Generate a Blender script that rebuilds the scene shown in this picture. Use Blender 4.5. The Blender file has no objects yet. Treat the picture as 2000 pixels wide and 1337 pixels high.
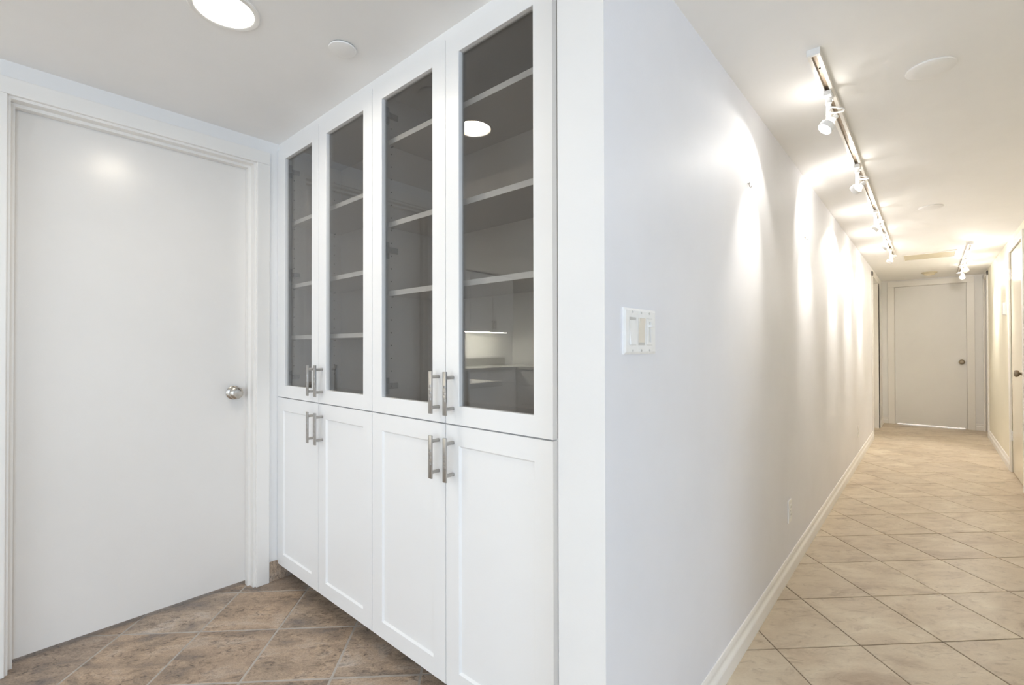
import bpy, bmesh, math, random
from mathutils import Vector, Matrix

random.seed(7)
SC = bpy.context.scene
COL = SC.collection

# ------------------------------------------------------------------ camera
CAM_H = 1.17
YAW, PITCH, ROLL = math.radians(41.5419), math.radians(0.4417), math.radians(-0.1171)
F_PX = 921.12
fw = Vector((-math.sin(YAW) * math.cos(PITCH), math.cos(YAW) * math.cos(PITCH), math.sin(PITCH)))
rt = Vector((math.cos(YAW), math.sin(YAW), 0.0))
up = rt.cross(fw)
r2 = rt * math.cos(ROLL) + up * math.sin(ROLL)
u2 = -rt * math.sin(ROLL) + up * math.cos(ROLL)
cd = bpy.data.cameras.new('camera')
cd.sensor_width = 36.0
cd.lens = 36.0 * F_PX / 2000.0
cd.shift_y = 3.07 / 2000.0
cd.clip_start = 0.02
cam = bpy.data.objects.new('camera', cd)
COL.objects.link(cam)
m = Matrix.Identity(4)
for i in range(3):
    m[i][0], m[i][1], m[i][2], m[i][3] = r2[i], u2[i], -fw[i], (0, 0, CAM_H)[i]
cam.matrix_world = m
SC.camera = cam

# ------------------------------------------------------------------ colour management, world, daylight
SC.view_settings.view_transform = 'Standard'
SC.view_settings.look = 'None'
SC.view_settings.gamma = 1.0
SC.view_settings.use_curve_mapping = False
SC.view_settings.exposure = 0.21
try:
    SC.cycles.use_denoising = True
    SC.cycles.max_bounces = 14
    SC.cycles.diffuse_bounces = 8
    SC.cycles.glossy_bounces = 6
    SC.cycles.transmission_bounces = 8
    SC.cycles.transparent_max_bounces = 16
    SC.cycles.sample_clamp_indirect = 20.0
    SC.cycles.caustics_reflective = False
    SC.cycles.caustics_refractive = False
except Exception:
    pass

W = bpy.data.worlds.new('daylight_sky')
W.use_nodes = True
W.node_tree.nodes['Background'].inputs[0].default_value = (0.80, 0.90, 1.0, 1)
W.node_tree.nodes['Background'].inputs[1].default_value = 1.0
SC.world = W


def area(name, loc, target, sx, sy, power, col):
    d = bpy.data.lights.new(name, 'AREA')
    d.shape = 'RECTANGLE'
    d.size, d.size_y, d.energy, d.color = sx, sy, power, col
    o = bpy.data.objects.new(name, d)
    COL.objects.link(o)
    o.location = loc
    o.rotation_euler = (Vector(target) - Vector(loc)).to_track_quat('-Z', 'Z').to_euler()
    return o


# daylight coming in through the windows behind the camera
area('daylight_rear_window', (0.9, -3.62, 1.25), (0.9, 0.0, 1.25), 4.0, 1.75, 66.0, (0.76, 0.88, 1.0))
area('daylight_side_window', (3.72, -1.2, 1.25), (0.0, -1.2, 1.25), 2.6, 1.75, 98.0, (0.56, 0.75, 1.0))
area('daylight_behind_far_door', (0.0, 10.15, 1.3), (0.0, 9.5, 0.0), 0.9, 1.4, 110.0, (0.80, 0.90, 1.0))


# ------------------------------------------------------------------ measured layout (metres)
XL, YC, XH, XR, YW = -2.4862, 1.0058, -0.5541, 0.5706, 0.9439
ZC, ZH = 2.210, 2.183
YE = 9.27
SEAM = [-2.483, -2.048, -1.613, -1.180, -0.747]
Z_SPLIT, Z_DB, Z_DT = 0.924, 0.082, 2.177


# ------------------------------------------------------------------ node helpers
def new_mat(name):
    mt = bpy.data.materials.new(name)
    mt.use_nodes = True
    nt = mt.node_tree
    b = nt.nodes['Principled BSDF']
    return mt, nt, b


def N(nt, t, **kw):
    n = nt.nodes.new(t)
    for k, v in kw.items():
        if hasattr(n, k):
            setattr(n, k, v)
    return n


def coord(nt, scale=(1, 1, 1), kind='Object', rnd=False):
    tc = N(nt, 'ShaderNodeTexCoord')
    mp = N(nt, 'ShaderNodeMapping')
    mp.inputs['Scale'].default_value = scale
    src = tc.outputs[kind]
    if rnd:
        oi = N(nt, 'ShaderNodeObjectInfo')
        vm = N(nt, 'ShaderNodeVectorMath', operation='MULTIPLY_ADD')
        mul = N(nt, 'ShaderNodeMath', operation='MULTIPLY')
        mul.inputs[1].default_value = 37.0
        nt.links.new(oi.outputs['Random'], mul.inputs[0])
        cx = N(nt, 'ShaderNodeCombineXYZ')
        nt.links.new(mul.outputs[0], cx.inputs[0])
        nt.links.new(mul.outputs[0], cx.inputs[1])
        vm.operation = 'ADD'
        nt.links.new(src, vm.inputs[0])
        nt.links.new(cx.outputs[0], vm.inputs[1])
        src = vm.outputs[0]
    nt.links.new(src, mp.inputs['Vector'])
    return mp.outputs[0]


def noise(nt, vec, scale, detail=4, rough=0.55, dist=0.0):
    n = N(nt, 'ShaderNodeTexNoise')
    n.inputs['Scale'].default_value = scale
    n.inputs['Detail'].default_value = detail
    n.inputs['Roughness'].default_value = rough
    n.inputs['Distortion'].default_value = dist
    nt.links.new(vec, n.inputs['Vector'])
    return n.outputs['Fac']


def ramp(nt, fac, stops):
    r = N(nt, 'ShaderNodeValToRGB')
    e = r.color_ramp.elements
    while len(e) < len(stops):
        e.new(0.5)
    for el, (p, c) in zip(e, stops):
        el.position = p
        el.color = (*c, 1) if len(c) == 3 else c
    nt.links.new(fac, r.inputs[0])
    return r.outputs[0]


def mix(nt, fac, a, b, mode='MIX'):
    x = N(nt, 'ShaderNodeMix', data_type='RGBA', blend_type=mode)
    for s, v in ((0, fac), (6, a), (7, b)):
        if isinstance(v, (int, float)):
            x.inputs[s].default_value = v
        elif isinstance(v, tuple):
            x.inputs[s].default_value = (*v, 1) if len(v) == 3 else v
        else:
            nt.links.new(v, x.inputs[s])
    return x.outputs[2]


def bump(nt, b, h, strength, dist):
    n = N(nt, 'ShaderNodeBump')
    n.inputs['Strength'].default_value = strength
    n.inputs['Distance'].default_value = dist
    nt.links.new(h, n.inputs['Height'])
    nt.links.new(n.outputs[0], b.inputs['Normal'])


def paint(name, col, rough, mottle=0.03, peel=0.0006, scale=1.3):
    mt, nt, b = new_mat(name)
    v = coord(nt)
    f = noise(nt, v, scale, 5, 0.6)
    lo = tuple(c * (1 - mottle) for c in col)
    hi = tuple(min(1, c * (1 + mottle * 0.6)) for c in col)
    nt.links.new(ramp(nt, f, [(0.35, lo), (0.65, hi)]), b.inputs['Base Color'])
    b.inputs['Roughness'].default_value = rough
    if peel:
        bump(nt, b, noise(nt, v, 140, 2), 0.25, peel)
    return mt


def plain(name, col, rough, metal=0.0):
    mt, nt, b = new_mat(name)
    v = coord(nt)
    f = noise(nt, v, 30, 3)
    nt.links.new(ramp(nt, f, [(0.3, tuple(c * 0.96 for c in col)), (0.7, tuple(min(1, c * 1.03) for c in col))]), b.inputs['Base Color'])
    b.inputs['Roughness'].default_value = rough
    b.inputs['Metallic'].default_value = metal
    return mt


def emit(name, col, strength):
    mt, nt, b = new_mat(name)
    b.inputs['Base Color'].default_value = (*col, 1)
    b.inputs['Emission Color'].default_value = (*col, 1)
    b.inputs['Emission Strength'].default_value = strength
    return mt


M = {}
M['wall'] = paint('wall_paint_white', (0.83, 0.825, 0.82), 0.55)
M['ceiling'] = paint('ceiling_paint_white', (0.90, 0.895, 0.89), 0.7)
M['lavender'] = paint('wall_paint_cool_white', (0.808, 0.812, 0.855), 0.55, 0.035)
M['cream_wall'] = paint('wall_paint_cream', (0.86, 0.82, 0.69), 0.5)
M['cream_gloss'] = paint('door_paint_cream', (0.82, 0.76, 0.62), 0.22, 0.015, 0)
M['trim'] = paint('trim_paint_white', (0.86, 0.84, 0.81), 0.35, 0.015, 0)
M['door'] = paint('door_paint_white', (0.81, 0.785, 0.755), 0.24, 0.02, 0.0004, 2.2)
M['cab'] = paint('cabinet_lacquer_white', (0.87, 0.87, 0.87), 0.33, 0.008, 0)
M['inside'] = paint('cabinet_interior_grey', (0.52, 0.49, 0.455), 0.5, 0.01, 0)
M['edge'] = paint('shelf_edge_white', (0.95, 0.945, 0.935), 0.4, 0.01, 0)
M['plastic'] = plain('white_plastic', (0.86, 0.86, 0.86), 0.3)
M['plastic_gap'] = plain('pale_gap_plastic', (0.58, 0.57, 0.55), 0.5)
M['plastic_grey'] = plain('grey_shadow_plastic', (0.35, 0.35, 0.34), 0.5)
M['almond'] = plain('almond_plastic', (0.78, 0.73, 0.65), 0.35)
M['cream'] = plain('cream_panel', (0.66, 0.60, 0.46), 0.6)
M['hinge'] = plain('nickel_hinge_grey', (0.22, 0.22, 0.21), 0.4, 0.6)
M['nickel'] = plain('brushed_nickel', (0.46, 0.44, 0.415), 0.34, 1.0)
M['knob'] = plain('satin_nickel_knob', (0.55, 0.51, 0.46), 0.24, 1.0)
M['brass'] = plain('antique_nickel_knob', (0.30, 0.25, 0.19), 0.30, 1.0)
M['rail'] = plain('track_rail_white', (0.80, 0.775, 0.73), 0.28, 0.2)
M['copper'] = plain('track_slot_brown', (0.42, 0.33, 0.24), 0.4, 0.3)
M['dark'] = plain('dark_gap', (0.05, 0.045, 0.04), 0.8)
M['gold'] = plain('gold_reflector', (0.85, 0.66, 0.35), 0.25, 1.0)
M['stone_top'] = paint('pale_stone_top', (0.60, 0.595, 0.58), 0.15, 0.15, 0, 60)
M['granite'] = paint('granite_counter', (0.34, 0.335, 0.33), 0.12, 0.35, 0, 60)
M['spot_glass'] = emit('lamp_face_glow', (1.0, 0.93, 0.78), 14.0)
M['spot_back'] = emit('lamp_back_glow', (1.0, 0.90, 0.72), 2.2)
M['downlight'] = emit('downlight_glow', (1.0, 0.93, 0.82), 90.0)
M['added_fill'] = emit('added_fill_glow', (0.90, 0.96, 1.0), 95.0)  # glow of the added kitchen fill lamp
M['strip'] = emit('strip_light_glow', (1.0, 0.96, 0.80), 130.0)


def glass_mat():
    mt = bpy.data.materials.new('smoked_glass')
    mt.use_nodes = True
    nt = mt.node_tree
    nt.nodes.clear()
    out = N(nt, 'ShaderNodeOutputMaterial')
    tr = N(nt, 'ShaderNodeBsdfTransparent')
    tr.inputs[0].default_value = (0.79, 0.785, 0.775, 1)
    gl = N(nt, 'ShaderNodeBsdfGlossy')
    gl.inputs['Roughness'].default_value = 0.0
    gl.inputs['Color'].default_value = (1, 1, 1, 1)
    fr = N(nt, 'ShaderNodeFresnel')
    ge = N(nt, 'ShaderNodeNewGeometry')
    io = N(nt, 'ShaderNodeMix')          # same reflectance entering and leaving the thin pane
    io.inputs[2].default_value = 1.66
    io.inputs[3].default_value = 1 / 1.66
    nt.links.new(ge.outputs['Backfacing'], io.inputs[0])
    nt.links.new(io.outputs[0], fr.inputs['IOR'])
    mx = N(nt, 'ShaderNodeMixShader')
    nt.links.new(fr.outputs[0], mx.inputs[0])
    nt.links.new(tr.outputs[0], mx.inputs[1])
    nt.links.new(gl.outputs[0], mx.inputs[2])
    nt.links.new(mx.outputs[0], out.inputs[0])
    return mt


M['glass'] = glass_mat()


def clear_glass():
    mt = bpy.data.materials.new('window_glass')
    mt.use_nodes = True
    nt = mt.node_tree
    nt.nodes.clear()
    out = N(nt, 'ShaderNodeOutputMaterial')
    tr = N(nt, 'ShaderNodeBsdfTransparent')
    gl = N(nt, 'ShaderNodeBsdfGlossy')
    gl.inputs['Roughness'].default_value = 0.0
    mx = N(nt, 'ShaderNodeMixShader')
    mx.inputs[0].default_value = 0.06
    nt.links.new(tr.outputs[0], mx.inputs[1])
    nt.links.new(gl.outputs[0], mx.inputs[2])
    nt.links.new(mx.outputs[0], out.inputs[0])
    return mt


M['pane'] = clear_glass()


def slate_mat(name):
    mt, nt, b = new_mat(name)
    v = coord(nt, (1.0, 1.9, 1.0), rnd=True)
    v2 = coord(nt, (1.0, 1.6, 1.0), rnd=True)
    big = noise(nt, v, 4.2, 6, 0.62, 0.6)
    med = noise(nt, v, 34, 8, 0.72, 0.9)
    patch = ramp(nt, noise(nt, v2, 6.5, 3, 0.5), [(0.38, (0.30, 0.30, 0.30)), (0.58, (1, 1, 1))])
    fine = noise(nt, v2, 150, 6, 0.75)
    base = ramp(nt, big, [(0.32, (0.22, 0.185, 0.165)), (0.44, (0.37, 0.285, 0.215)), (0.54, (0.47, 0.36, 0.27)), (0.68, (0.54, 0.46, 0.39))])
    dark = ramp(nt, med, [(0.36, (0.36, 0.35, 0.36)), (0.48, (0.92, 0.91, 0.90)), (0.66, (1.16, 1.14, 1.10))])
    c = mix(nt, patch, base, mix(nt, 1.0, base, dark, 'MULTIPLY'))
    fd = ramp(nt, fine, [(0.34, (0.58, 0.56, 0.55)), (0.5, (1, 1, 1)), (0.66, (1.22, 1.20, 1.16))])
    c = mix(nt, 0.8, c, fd, 'MULTIPLY')
    oi = N(nt, 'ShaderNodeObjectInfo')
    tint = ramp(nt, oi.outputs['Random'], [(0.0, (0.86, 0.87, 0.90)), (0.35, (1.04, 0.97, 0.88)), (0.7, (1.02, 1.04, 1.06)), (1.0, (1.12, 1.10, 1.08))])
    c = mix(nt, 1.0, c, tint, 'MULTIPLY')
    nt.links.new(c, b.inputs['Base Color'])
    b.inputs['Roughness'].default_value = 0.5
    h = N(nt, 'ShaderNodeMath', operation='ADD')
    nt.links.new(med, h.inputs[0])
    nt.links.new(fine, h.inputs[1])
    bump(nt, b, h.outputs[0], 0.55, 0.003)
    return mt


def beige_mat(name):
    mt, nt, b = new_mat(name)
    v = coord(nt, (1.0, 2.2, 1.0), rnd=True)
    big = noise(nt, v, 3.2, 5, 0.6, 0.8)
    med = noise(nt, v, 11, 6, 0.65, 1.5)
    fine = noise(nt, v, 90, 4, 0.7)
    base = ramp(nt, big, [(0.28, (0.43, 0.335, 0.245)), (0.46, (0.575, 0.48, 0.365)), (0.58, (0.62, 0.53, 0.41)), (0.74, (0.70, 0.625, 0.50))])
    vein = ramp(nt, med, [(0.30, (0.76, 0.72, 0.69)), (0.46, (1, 1, 1)), (0.72, (1.05, 1.05, 1.04))])
    c = mix(nt, 1.0, base, vein, 'MULTIPLY')
    fd = ramp(nt, fine, [(0.3, (0.94, 0.93, 0.92)), (0.6, (1.02, 1.02, 1.02))])
    c = mix(nt, 1.0, c, fd, 'MULTIPLY')
    oi = N(nt, 'ShaderNodeObjectInfo')
    tint = ramp(nt, oi.outputs['Random'], [(0.0, (0.94, 0.93, 0.92)), (1.0, (1.05, 1.05, 1.04))])
    c = mix(nt, 1.0, c, tint, 'MULTIPLY')
    nt.links.new(c, b.inputs['Base Color'])
    b.inputs['Roughness'].default_value = 0.38
    bump(nt, b, med, 0.15, 0.002)
    return mt


M['slate'] = slate_mat('brown_slate_tile')
M['beige'] = beige_mat('beige_stone_tile')
M['grout'] = paint('grout_grey', (0.46, 0.415, 0.37), 0.9, 0.15, 0, 20)
M['grout_dark'] = paint('grout_brown', (0.20, 0.145, 0.10), 0.9, 0.2, 0, 20)


# ------------------------------------------------------------------ object helpers
def wloc(o):
    v = Vector((0, 0, 0))
    while o is not None:
        v += o.location
        o = o.parent
    return v


def obj(name, bm, mat, parent=None, origin=None, smooth=False):
    """bm holds world coordinates; the object gets its origin at `origin` (default: parent's origin / base centre)."""
    bmesh.ops.recalc_face_normals(bm, faces=bm.faces)
    if origin is None:
        if parent is not None:
            origin = wloc(parent)
        else:
            xs = [v.co for v in bm.verts]
            lo = Vector([min(c[i] for c in xs) for i in range(3)])
            hi = Vector([max(c[i] for c in xs) for i in range(3)])
            origin = Vector(((lo.x + hi.x) / 2, (lo.y + hi.y) / 2, lo.z))
    origin = Vector(origin)
    bmesh.ops.translate(bm, verts=bm.verts, vec=-origin)
    me = bpy.data.meshes.new(name)
    bm.to_mesh(me)
    bm.free()
    me.materials.append(M[mat] if isinstance(mat, str) else mat)
    if smooth:
        for p in me.polygons:
            p.use_smooth = True
        try:
            me.set_sharp_from_angle(angle=math.radians(35))
        except Exception:
            pass
    o = bpy.data.objects.new(name, me)
    COL.objects.link(o)
    if parent is not None:
        o.parent = parent
        o.location = origin - wloc(parent)
    else:
        o.location = origin
    return o


def tag(o, label=None, cat=None, group=None, kind=None):
    for k, v in (('label', label), ('category', cat), ('group', group), ('kind', kind)):
        if v:
            o[k] = v
    return o


def thing(name, loc, label, cat, group=None, kind=None):
    o = bpy.data.objects.new(name, None)
    o.empty_display_size = 0.05
    COL.objects.link(o)
    o.location = loc
    return tag(o, label, cat, group, kind)


def box(bm, x0, x1, y0, y1, z0, z1, bev=0.0):
    x0, x1 = min(x0, x1), max(x0, x1)
    y0, y1 = min(y0, y1), max(y0, y1)
    vs = [bm.verts.new(c) for c in ((x0, y0, z0), (x1, y0, z0), (x1, y1, z0), (x0, y1, z0), (x0, y0, z1), (x1, y0, z1), (x1, y1, z1), (x0, y1, z1))]
    fs = [bm.faces.new([vs[i] for i in f]) for f in ((0, 3, 2, 1), (4, 5, 6, 7), (0, 1, 5, 4), (1, 2, 6, 5), (2, 3, 7, 6), (3, 0, 4, 7))]
    if bev:
        es = list({e for f in fs for e in f.edges})
        bmesh.ops.bevel(bm, geom=es, offset=bev, segments=2, affect='EDGES', profile=0.5)
    return bm


def B(*a, **k):
    return box(bmesh.new(), *a, **k)


def frame_of(ax):
    ax = Vector(ax).normalized()
    t = Vector((0, 0, 1)) if abs(ax.z) < 0.9 else Vector((0, 1, 0))
    a = ax.cross(t).normalized()
    return ax, a, ax.cross(a).normalized()


def lathe(bm, o, ax, prof, n=28, cap=True):
    """prof: (distance along axis, radius)"""
    ax, a, b = frame_of(ax)
    o = Vector(o)
    rings = []
    for d, r in prof:
        c = o + ax * d
        if r < 1e-6:
            rings.append([bm.verts.new(c)])
        else:
            rings.append([bm.verts.new(c + (a * math.cos(t) + b * math.sin(t)) * r) for t in (2 * math.pi * i / n for i in range(n))])
    for p, q in zip(rings, rings[1:]):
        for i in range(n):
            j = (i + 1) % n
            if len(p) == 1 and len(q) == 1:
                continue
            if len(p) == 1:
                bm.faces.new((p[0], q[j], q[i]))
            elif len(q) == 1:
                bm.faces.new((p[i], p[j], q[0]))
            else:
                bm.faces.new((p[i], p[j], q[j], q[i]))
    if cap:
        for r in (rings[0], rings[-1]):
            if len(r) > 1:
                bm.faces.new(r)
    return bm


def cyl(bm, p, q, r, n=16):
    p, q = Vector(p), Vector(q)
    return lathe(bm, p, q - p, [(0, r), ((q - p).length, r)], n)


def tube(bm, pts, r, n=8):
    pts = [Vector(p) for p in pts]
    rings = []
    prev = None
    for i, p in enumerate(pts):
        d = (pts[min(i + 1, len(pts) - 1)] - pts[max(i - 1, 0)]).normalized()
        if prev is None:
            _, a, _ = frame_of(d)
        else:
            a = (prev - d * prev.dot(d)).normalized()
        prev = a
        b = d.cross(a)
        rings.append([bm.verts.new(p + (a * math.cos(t) + b * math.sin(t)) * r) for t in (2 * math.pi * k / n for k in range(n))])
    for p, q in zip(rings, rings[1:]):
        for i in range(n):
            j = (i + 1) % n
            bm.faces.new((p[i], p[j], q[j], q[i]))
    bm.faces.new(rings[0])
    bm.faces.new(rings[-1])
    return bm


def extrude_profile(bm, prof, axis, a0, a1):
    """closed 2-D profile swept along a world axis. axis 'y': prof=(x,z); axis 'x': prof=(y,z); axis 'z': prof=(x,y)"""
    def P(p, a):
        return {'y': (p[0], a, p[1]), 'x': (a, p[0], p[1]), 'z': (p[0], p[1], a)}[axis]
    r0 = [bm.verts.new(P(p, a0)) for p in prof]
    r1 = [bm.verts.new(P(p, a1)) for p in prof]
    n = len(prof)
    for i in range(n):
        j = (i + 1) % n
        bm.faces.new((r0[i], r0[j], r1[j], r1[i]))
    bm.faces.new(r0)
    bm.faces.new(r1)
    return bm


def frame_plate(bm, outer, inner, y0, y1, bev=0.0, bev_d=0.0):
    """rectangular frame in the xz plane, front at y0, back at y1 (y1>y0). inner edge may be chamfered: opening grows narrower by bev at depth bev_d"""
    (ox0, ox1, oz0, oz1), (ix0, ix1, iz0, iz1) = outer, inner

    def ring(x0, x1, z0, z1, y):
        return [bm.verts.new(c) for c in ((x0, y, z0), (x1, y, z0), (x1, y, z1), (x0, y, z1))]
    of, ob = ring(ox0, ox1, oz0, oz1, y0), ring(ox0, ox1, oz0, oz1, y1)
    if_ = ring(ix0, ix1, iz0, iz1, y0)
    seq = [if_]
    if bev:
        seq.append(ring(ix0 + bev, ix1 - bev, iz0 + bev, iz1 - bev, y0 + bev_d))
    last = seq[-1]
    ib = [bm.verts.new((v.co.x, y1, v.co.z)) for v in last]
    seq.append(ib)
    for p, q in [(of, if_)] + list(zip(seq, seq[1:])) + [(ib, ob), (ob, of)]:
        for i in range(4):
            j = (i + 1) % 4
            bm.faces.new((p[i], p[j], q[j], q[i]))
    return bm


def knob(parent, base, ax, mat, name='knob', k=1.0):
    s = 1.0
    bm = bmesh.new()
    prof = [(0, .0335), (.004, .0335), (.008, .0295), (.010, .016), (.019, .0115), (.025, .013), (.030, .023), (.036, .0285), (.044, .030),
            (.051, .0285), (.0555, .0235), (.058, .016), (.0575, .011), (.059, .0055), (.059, 0)]
    lathe(bm, base, ax, [(d * k, r) for d, r in prof], 36)
    return obj(name, bm, mat, parent, smooth=True)


# ------------------------------------------------------------------ floor: slab + tiles laid on the diagonal
def clip(poly, inside, cut):
    out = []
    for i in range(len(poly)):
        a, b = poly[i], poly[(i + 1) % len(poly)]
        ia, ib = inside(a), inside(b)
        if ia:
            out.append(a)
        if ia != ib:
            out.append(cut(a, b))
    return out


def clip_rect(poly, x0, x1, y0, y1):
    for ax, lim, sg in ((0, x0, 1), (0, x1, -1), (1, y0, 1), (1, y1, -1)):
        if not poly:
            return poly
        poly = clip(poly, lambda p: sg * (p[ax] - lim) >= -1e-9,
                    lambda a, b: tuple(a[k] + (b[k] - a[k]) * ((lim - a[ax]) / (b[ax] - a[ax])) for k in range(2)))
    return poly


def parea(p):
    return abs(sum(p[i][0] * p[(i + 1) % len(p)][1] - p[(i + 1) % len(p)][0] * p[i][1] for i in range(len(p)))) / 2


def tile_prism(bm, poly, z0, z1, bev):
    cx = sum(p[0] for p in poly) / len(poly)
    cy = sum(p[1] for p in poly) / len(poly)

    def inset(p, d):
        v = Vector((cx - p[0], cy - p[1]))
        L = v.length
        v = v * min(1, d * 1.4 / max(L, 1e-6))
        return p[0] + v.x, p[1] + v.y
    r0 = [bm.verts.new((*p, z0)) for p in poly]
    r1 = [bm.verts.new((*p, z1 - bev)) for p in poly]
    r2_ = [bm.verts.new((*inset(p, bev), z1)) for p in poly]
    n = len(poly)
    for a, b in ((r0, r1), (r1, r2_)):
        for i in range(n):
            j = (i + 1) % n
            bm.faces.new((a[i], a[j], b[j], b[i]))
    bm.faces.new(r2_)


def lay_tiles(o, pitch, gap, rect, near, mat, parent, holes=()):
    x0, x1, y0, y1 = rect
    s = 2 ** -0.5
    pile = bmesh.new()
    far = 0
    h = (pitch - gap) / 2
    us = [(x + y) * s for x in (x0, x1) for y in (y0, y1)]
    vs = [(y - x) * s for x in (x0, x1) for y in (y0, y1)]
    for i in range(int((min(us) - o[0]) / pitch) - 1, int((max(us) - o[0]) / pitch) + 2):
        for j in range(int((min(vs) - o[1]) / pitch) - 1, int((max(vs) - o[1]) / pitch) + 2):
            u, v = o[0] + (i + .5) * pitch, o[1] + (j + .5) * pitch
            quad = [((a - b) * s, (a + b) * s) for a, b in ((u - h, v - h), (u + h, v - h), (u + h, v + h), (u - h, v + h))]
            poly = clip_rect(quad, x0, x1, y0, y1)
            if len(poly) < 3 or parea(poly) < 0.0006:
                continue
            cx, cy = (u - v) * s, (u + v) * s
            if near(cx, cy):
                bm = bmesh.new()
                tile_prism(bm, poly, -0.006, random.uniform(-0.0008, 0.0004), 0.0016)
                t = obj('tile', bm, mat, parent, origin=(cx, cy, 0))
                # mesh turned so that local x runs along the tile's own edge
                rot = Matrix.Rotation(-math.pi / 4, 4, 'Z')
                t.data.transform(rot)
                t.rotation_euler = (0, 0, math.pi / 4)
            else:
                far += 1
                tile_prism(pile, poly, -0.006, 0.0, 0.0016)
    if far:
        p = obj('distant_tiles', pile, mat, parent)
        p['kind'] = 'stuff'
    else:
        pile.free()


floor = obj('floor', B(-5.0, 3.7, -3.7, 10.3, -0.12, -0.0035), 'grout', origin=(0, 0, -0.0035))
obj('grout_bed', B(-4.99, -0.6155, -3.6, 1.36, -0.0034, -0.0010), 'grout', floor)
tag(floor, 'tiled floor, brown by the cabinets and beige along the hallway', 'floor', kind='structure')
XB = -0.615   # line where the two tile kinds meet
lay_tiles((-1.1707, 2.3467), 0.31470, 0.0068, (-4.95, XB, -3.55, 1.36), lambda x, y: y > -0.35 and x > -2.8, 'slate', floor)
bed = obj('grout_bed', B(XB, 3.6, -3.6, 9.6, -0.0034, -0.0030), 'grout_dark', floor)
lay_tiles((1.4766, 2.1180), 0.34309, 0.0042, (XB + .004, 3.5, -3.5, 1.15), lambda x, y: y > 0.2 and x < .9, 'beige', floor)
lay_tiles((1.4766, 2.1180), 0.34309, 0.0042, (XB + .004, 0.72, 1.15, YE + 0.05), lambda x, y: x < .85, 'beige', floor)


# ------------------------------------------------------------------ ceilings
def slab_with_hole(x0, x1, y0, y1, z0, z1, c, r, n=40):
    bm = bmesh.new()
    cx, cy = c
    ring = []
    sq = []
    for i in range(n):
        t = 2 * math.pi * i / n
        ca, sa = math.cos(t), math.sin(t)
        ring.append((cx + r * ca, cy + r * sa))
        # ray to the outer rectangle
        k = min(((x1 - cx) / ca) if ca > 1e-9 else ((x0 - cx) / ca) if ca < -1e-9 else 1e9,
                ((y1 - cy) / sa) if sa > 1e-9 else ((y0 - cy) / sa) if sa < -1e-9 else 1e9)
        sq.append((cx + k * ca, cy + k * sa))
    corners = [(x1, y1), (x0, y1), (x0, y0), (x1, y0)]
    for z in (z0, z1):
        rv = [bm.verts.new((*p, z)) for p in ring]
        sv = [bm.verts.new((*p, z)) for p in sq]
        for i in range(n):
            j = (i + 1) % n
            a, b = sq[i], sq[j]
            mid = [cc for cc in corners if (abs(a[0] - cc[0]) < 1e-6 and abs(b[1] - cc[1]) < 1e-6) or (abs(a[1] - cc[1]) < 1e-6 and abs(b[0] - cc[0]) < 1e-6)]
            f = [rv[i], sv[i]]
            if mid and abs(a[0] - b[0]) > 1e-6 and abs(a[1] - b[1]) > 1e-6:
                f.append(bm.verts.new((*mid[0], z)))
            f += [sv[j], rv[j]]
            bm.faces.new(f)
        if z == z0:
            low = rv
        else:
            for i in range(n):
                j = (i + 1) % n
                bm.faces.new((low[i], low[j], rv[j], rv[i]))
    return bm


DLC, DLR = (-1.6131, 0.4936), 0.0982
ceil_room = obj('ceiling', slab_with_hole(-5.0, XH, -3.7, 1.5, ZC, ZC + 0.10, DLC, DLR - 0.0195), 'ceiling')
tag(ceil_room, 'white ceiling above the cabinets, holding the round recessed lamp', 'ceiling', kind='structure')
ceil_hall = obj('ceiling', B(XH, 3.7, -3.7, YE + 0.9, ZH, ZC + 0.10), 'ceiling')
tag(ceil_hall, 'white ceiling of the long hallway, holding the track lights', 'ceiling', kind='structure')

# ------------------------------------------------------------------ walls
TOP = ZC + 0.05


def wall(name, bm, label, mat='wall'):
    return tag(obj(name, bm, mat), label, 'wall', kind='structure')


DY0, DY1, DZ = 0.073, 0.889, 2.072        # left door leaf
bm = bmesh.new()
box(bm, XL - .14, XL, -0.06, DY0 - .014, 0, TOP)
box(bm, XL - .14, XL, DY1 + .014, 1.42, 0, TOP)
box(bm, XL - .14, XL, DY0 - .014, DY1 + .014, DZ + .016, TOP)
wall('wall_left', bm, 'white wall around the plain flush door beside the glass cabinets')
wall('wall_closet', B(-4.9, XL - .14, -0.06, 0.04, 0, TOP), 'white wall behind the kitchen counter, back of the closet')
wall('wall_niche', B(XL - .14, -.685, 1.36, 1.46, 0, TOP), 'white wall behind the built-in cabinets')
wc = wall('wall_center', B(-.685, XH, YW, 7.63, 0, TOP), 'long pale hallway wall with scalloped spotlight beams and outside corner')
wc.data.materials.append(M['lavender'])          # the hallway side is painted a cooler white than the cabinet side
for p in wc.data.polygons:
    if p.normal.x > .9:
        p.material_index = 1
bm = bmesh.new()
box(bm, -.685, XH, 8.60, YE + .12, 0, TOP)
box(bm, -.685, XH, 7.63, 8.60, 2.085, TOP)
wall('wall_hall_left', bm, 'white wall above and past the side doorway near the hallway end')
RD0, RD1, RDZ = 5.57, 6.395, 2.045
bm = bmesh.new()
box(bm, XR, XR + .13, 1.2, RD0 - .012, 0, TOP)
box(bm, XR, XR + .13, RD1 + .012, 8.72, 0, TOP)
box(bm, XR, XR + .13, RD0 - .012, RD1 + .012, RDZ + .012, TOP)
box(bm, XR, XR + .13, 8.72, YE, 2.10, TOP)
wall('wall_right', bm, 'cream lit wall on the right of the hallway around a flush door', 'cream_wall')
EX0, EX1, EZ0, EZ1 = -0.400, 0.390, 0.017, 2.078
bm = bmesh.new()
box(bm, -.70, EX0 - .012, YE, YE + .12, 0, TOP)
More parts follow.
